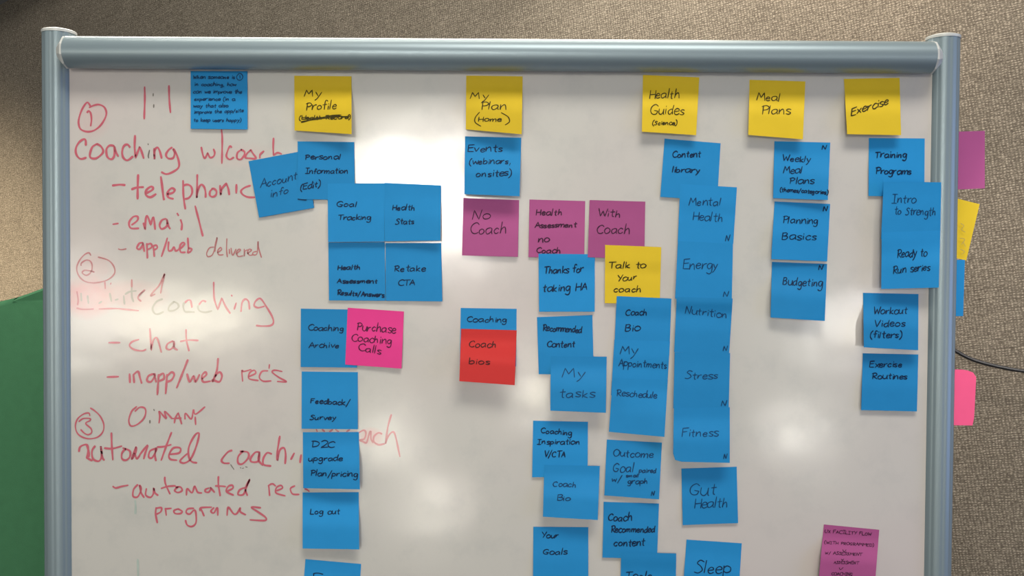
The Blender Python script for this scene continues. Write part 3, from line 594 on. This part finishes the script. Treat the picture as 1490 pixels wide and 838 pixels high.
note('blue sticky note reading Coach Bio below Coaching Inspiration', 'b', ((792, 676.4), (872.8, 677.9), (869.8, 756.6), (790, 751.8)), (7, 10), 'c11',
     [('Coach', 185, 298, 397, 402, 16), ('Bio', 205, 272, 467, 16)], wd=1.45)
note('blue sticky note reading Your Goals', 'b', ((776, 766.3), (856, 767), (856, 850), (775.5, 850)), (3, 3), 'c11', [('Your', 130, 212, 650, 15), ('Goals', 135, 252, 732, 16)])
note('blue sticky note reading Outcome Goal paired w/ small graph', 'b', ((883, 639.4), (963.3, 644), (958.9, 726.6), (879.3, 720.8)), (3, 5), 'c11',
     [('Outcome', 480, 678, 248, 258, 21), ('Goal', 480, 580, 328, 27), ('paired', 608, 692, 330, 14), ('w/', 472, 520, 375, 16), ('small', 545, 605, 352, 9), ('graph', 552, 650, 385, 15), ('N', 668, 683, 443, 13)], wd=1.45)
note('blue sticky note reading Coach Recommended content', 'b', ((878.4, 730), (958.9, 732.6), (956.2, 813), (876.6, 811.3)), (2, 1.2), 'c11',
     [('Coach', 455, 570, 567, 21), ('Recommended', 470, 685, 624, 18), ('content', 485, 635, 690, 20)], wd=1.7)
note('blue sticky note cut off by the bottom of the frame below Coach Recommended content', 'b', ((903.8, 803), (984, 805.2), (983, 888), (902, 886)), (3, 3), 'cb3', [('Tools', 255, 500, 352, 52)])
note('yellow sticky note reading Health Guides (Science)', 'y', ((935.6, 109), (1017.5, 112.5), (1013, 196.6), (934, 191.6)), (7, 7), 'c12',
     [('Health', 110, 302, 190, 31), ('Guides', 118, 332, 292, 36), ('(Science)', 130, 285, 360, 16)], wd=1.45)
note('blue sticky note reading Content library', 'b', ((967, 201.7), (1048.6, 208.4), (1043.6, 292), (960.8, 286.4)), (2, 1), 'c12',
     [('Content', 258, 438, 568, 23), ('library', 255, 435, 662, 668, 22)], wd=1.7)
note('blue sticky note reading Mental Health', 'b', ((989.8, 267.6), (1072.3, 272.5), (1067, 354.8), (986.2, 351.5)), (1, 1), 'c13',
     [('Mental', 148, 310, 345, 23), ('Health', 168, 318, 418, 428, 24), ('N', 333, 355, 528, 20)], wd=1.4)
note('blue sticky note reading Energy', 'b', ((986.4, 350.6), (1066.6, 354.5), (1064.9, 436), (982.3, 434.6)), (1, 1), 'c13', [('Energy', 120, 298, 668, 27), ('N', 322, 345, 808, 14)], wd=1.4)
note('blue sticky note reading Nutrition', 'b', ((984.6, 432), (1066.2, 434.3), (1061, 514.4), (981, 512)), (4, 4), 'c14', [('Nutrition', 120, 315, 115, 140, 20), ('N', 296, 316, 292, 14)], wd=1.4)
note('blue sticky note reading Stress', 'b', ((981.7, 512.2), (1062.5, 513.5), (1060.4, 594.3), (979.6, 594.3)), (1, 1), 'c14', [('Stress', 120, 272, 422, 20), ('N', 288, 312, 548, 15)], wd=1.4)
note('blue sticky note reading Fitness', 'b', ((980.5, 593.4), (1061.9, 592.4), (1061.9, 673.5), (979.3, 671.5)), (6, 6), 'c14', [('Fitness', 105, 272, 692, 22), ('N', 298, 313, 798, 14)], wd=1.4, round_c=True)
note('blue sticky note reading Gut Health', 'b', ((991.4, 681.7), (1072, 679), (1074, 761), (993.4, 764)), (2, 3), 'c15', [('Gut', 203, 385, 283, 50), ('Health', 238, 465, 372, 368, 36)], wd=1.4)
note('blue sticky note reading Sleep', 'b', ((998.9, 785), (1079.4, 790.4), (1074, 873), (993, 868)), (4, 4), 'c15', [('Sleep', 245, 480, 812, 825, 47)], wd=1.5)
note('yellow sticky note reading Meal Plans', 'y', ((1090.7, 116), (1171.9, 118.4), (1168.3, 202.8), (1088.8, 196.3)), (7, 8), 'c16', [('Meal', 90, 228, 190, 200, 26), ('Plans', 118, 295, 275, 30)], wd=1.5)
note('yellow sticky note reading Exercise on a rising slant', 'y', ((1228, 114.8), (1309, 113.2), (1311.2, 196.7), (1232.7, 195.2)), (8, 7), 'c16', [('Exercise', 665, 890, 285, 215, 27)], wd=1.8)
note('blue sticky note reading Weekly Meal Plans', 'b', ((1126.8, 205.4), (1208.2, 207.4), (1204.6, 291), (1124.9, 288.5)), (4, 6), 'c16',
     [('Weekly', 245, 420, 562, 570, 22), ('Meal', 252, 362, 637, 24), ('Plans', 290, 438, 700, 24), ('(themes/categories)', 230, 522, 748, 765, 14), ('N', 487, 512, 493, 14)], wd=1.5)
note('blue sticky note reading Planning Basics', 'b', ((1127, 293.2), (1208, 296.6), (1203.6, 380.4), (1122.2, 377)), (5, 4), 'c17', [('Planning', 142, 290, 388, 392, 17), ('Basics', 140, 282, 458, 19), ('N', 310, 326, 338, 11)], wd=1.5)
note('blue sticky note reading Budgeting', 'b', ((1123.2, 381), (1203.6, 384), (1200.2, 467), (1121.2, 462)), (6, 8), 'c17', [('Budgeting', 142, 308, 648, 656, 20), ('N', 293, 310, 585, 11)], wd=1.5)
note('blue sticky note reading Training Programs', 'b', ((1264.2, 200.7), (1345.6, 201.4), (1345, 286), (1263.8, 285.2)), (1.5, 1), 'c18', [('Training', 145, 297, 132, 18), ('Programs', 150, 320, 212, 17)], wd=1.8)
note('blue sticky note reading Intro to Strength overlapping the right post', 'b', ((1285.8, 264.6), (1369.7, 265.2), (1368.2, 337), (1282, 348)), (1.0, 1.0), 'c18',
     [('Intro', 228, 345, 352, 24), ('to Strength', 240, 440, 408, 414, 22)], wd=1.4, base=0.0122)
note('blue sticky note reading Ready to Run series overlapping the right post', 'b', ((1283, 338), (1368.2, 335.4), (1366, 418.4), (1282.2, 420.5)), (3, 6), 'c18',
     [('Ready to', 252, 398, 618, 612, 22), ('Run series', 232, 412, 698, 680, 21)], wd=1.5, base=0.0122)
note('blue sticky note reading Workout Videos (filters)', 'b', ((1255.8, 426), (1336.5, 427.8), (1336, 509.6), (1256.9, 505.3)), (8, 8), 'c19', [('Workout', 150, 328, 170, 22), ('Videos', 155, 315, 237, 21), ('(filters)', 132, 298, 297, 20)], wd=1.6)
note('blue sticky note reading Exercise Routines', 'b', ((1255.5, 514), (1336.3, 515.7), (1334.3, 598.6), (1253, 596.7)), (4, 4), 'c19', [('Exercise', 130, 300, 452, 19), ('Routines', 142, 328, 515, 18)], wd=1.6)
note('purple sticky note with small capitals near the right post at the bottom', 'p', ((1198.8, 763), (1279.4, 770.7), (1273, 853), (1191, 846)), (8, 8), 'cp',
     [('UX FACILITY FLOW', 205, 890, 200, 245, 27), ('(WITH PROGRAMMED)', 200, 920, 362, 405, 24), ('W/ ASSESSMENT', 205, 750, 515, 543, 24), ('ASSESSMENT', 335, 700, 655, 665, 24), ('COACHING', 300, 610, 825, 838, 26)],
     extra='468,450 488,482 518,452;445,590 462,605 482,588;415,715 435,745 475,712', wd=0.9)
note('blue sticky note reading Coaching, mostly hidden by the red note', 'b', ((670.4, 448), (751.8, 449.3), (751, 533), (669, 531)), (1, 1), 'cr', [('Coaching', 175, 525, 228, 234, 28)], wd=1.5)
note('red sticky note reading Coach bios', 'r', ((671, 478.3), (751.8, 480.5), (749, 560.5), (668.4, 554.5)), (12, 14), 'cr', [('Coach', 195, 430, 450, 34), ('bios', 195, 378, 592, 598, 32)], wd=1.6,
     group='single coloured notes')

# notes stuck to the back of the right post, their outer halves showing beside it
def back_note(label, col, quad, dy=0.0, faint=None):
    y0 = PY + PD * 1.0 + 0.0006 + dy; N = 8; bm = bmesh.new(); fr = []; bk = []; q = quad
    for j in range(N + 1):
        a = []; b = []
        for i in range(N + 1):
            u, v = i / N, j / N
            x = (q[0][0] * (1 - u) + q[1][0] * u) * (1 - v) + (q[3][0] * (1 - u) + q[2][0] * u) * v
            y = (q[0][1] * (1 - u) + q[1][1] * u) * (1 - v) + (q[3][1] * (1 - u) + q[2][1] * u) * v
            if col == 'K':        # rounded, worn corners
                cx = max(0, u - .72) / .28; cy = max(0, abs(v - .5) - .36) / .14
                if v < .5: x -= 5 * cx * cy ** 2; y += 4 * cx ** 2 * cy
                else: x -= 2 * cx * cy
            dd = y0 + 0.004 * u * u
            a.append(bm.verts.new(at(x, y, dd))); b.append(bm.verts.new(at(x, y, dd + 0.00013)))
        fr.append(a); bk.append(b)
    for j in range(N):
        for i in range(N):
            bm.faces.new((fr[j][i], fr[j + 1][i], fr[j + 1][i + 1], fr[j][i + 1])); bm.faces.new((bk[j][i], bk[j][i + 1], bk[j + 1][i + 1], bk[j + 1][i]))
    for i in range(N):
        bm.faces.new((fr[0][i], fr[0][i + 1], bk[0][i + 1], bk[0][i])); bm.faces.new((fr[N][i], bk[N][i], bk[N][i + 1], fr[N][i + 1]))
        bm.faces.new((fr[i][0], bk[i][0], bk[i + 1][0], fr[i + 1][0])); bm.faces.new((fr[i][N], fr[i + 1][N], bk[i + 1][N], bk[i][N]))
    bmesh.ops.recalc_face_normals(bm, faces=bm.faces)
    org = at(q[0][0] + 20, q[0][1], y0)
    o = link('sticky_note', bm, P_[col], origin=org); auto_smooth(o, 40); tag(o, label, 'sticky note', 'sticky notes behind the right post')
    if faint:
        bm = bmesh.new()
        for s in strokes(faint, 1340, 180, 2.793): ribbon(bm, catmull(s, 4), 1.1, lambda x, y, l: at(x, y, y0 - l), 0.0004)
        bmesh.ops.reverse_faces(bm, faces=[f for f in bm.faces if (f.normal_update() or f.normal.y > 0)])
        m = mat('ink_showing_through', (0.45, 0.33, 0.06), rough=0.6); link('handwriting', bm, m, o, origin=org)
back_note('purple sticky note sticking out behind the right post', 'p', ((1352, 193), (1433, 190.3), (1433, 274), (1352, 277.5)))
back_note('yellow sticky note slanting out behind the right post', 'y', ((1345, 277), (1425.5, 297), (1406, 379), (1326, 359)), 0.0008,
          '162,405 175,415 165,430 180,440;160,465 178,470 165,490;172,480 182,500;162,510 178,520 166,530')
back_note('narrow strip of a blue sticky note behind the right post', 'b', ((1322, 378), (1404, 378), (1401.5, 460), (1320, 460)), 0.0003)
back_note('salmon pink sticky note with a rounded corner behind the right post', 'K', ((1340, 536.5), (1421, 538), (1417, 619), (1337, 618)))
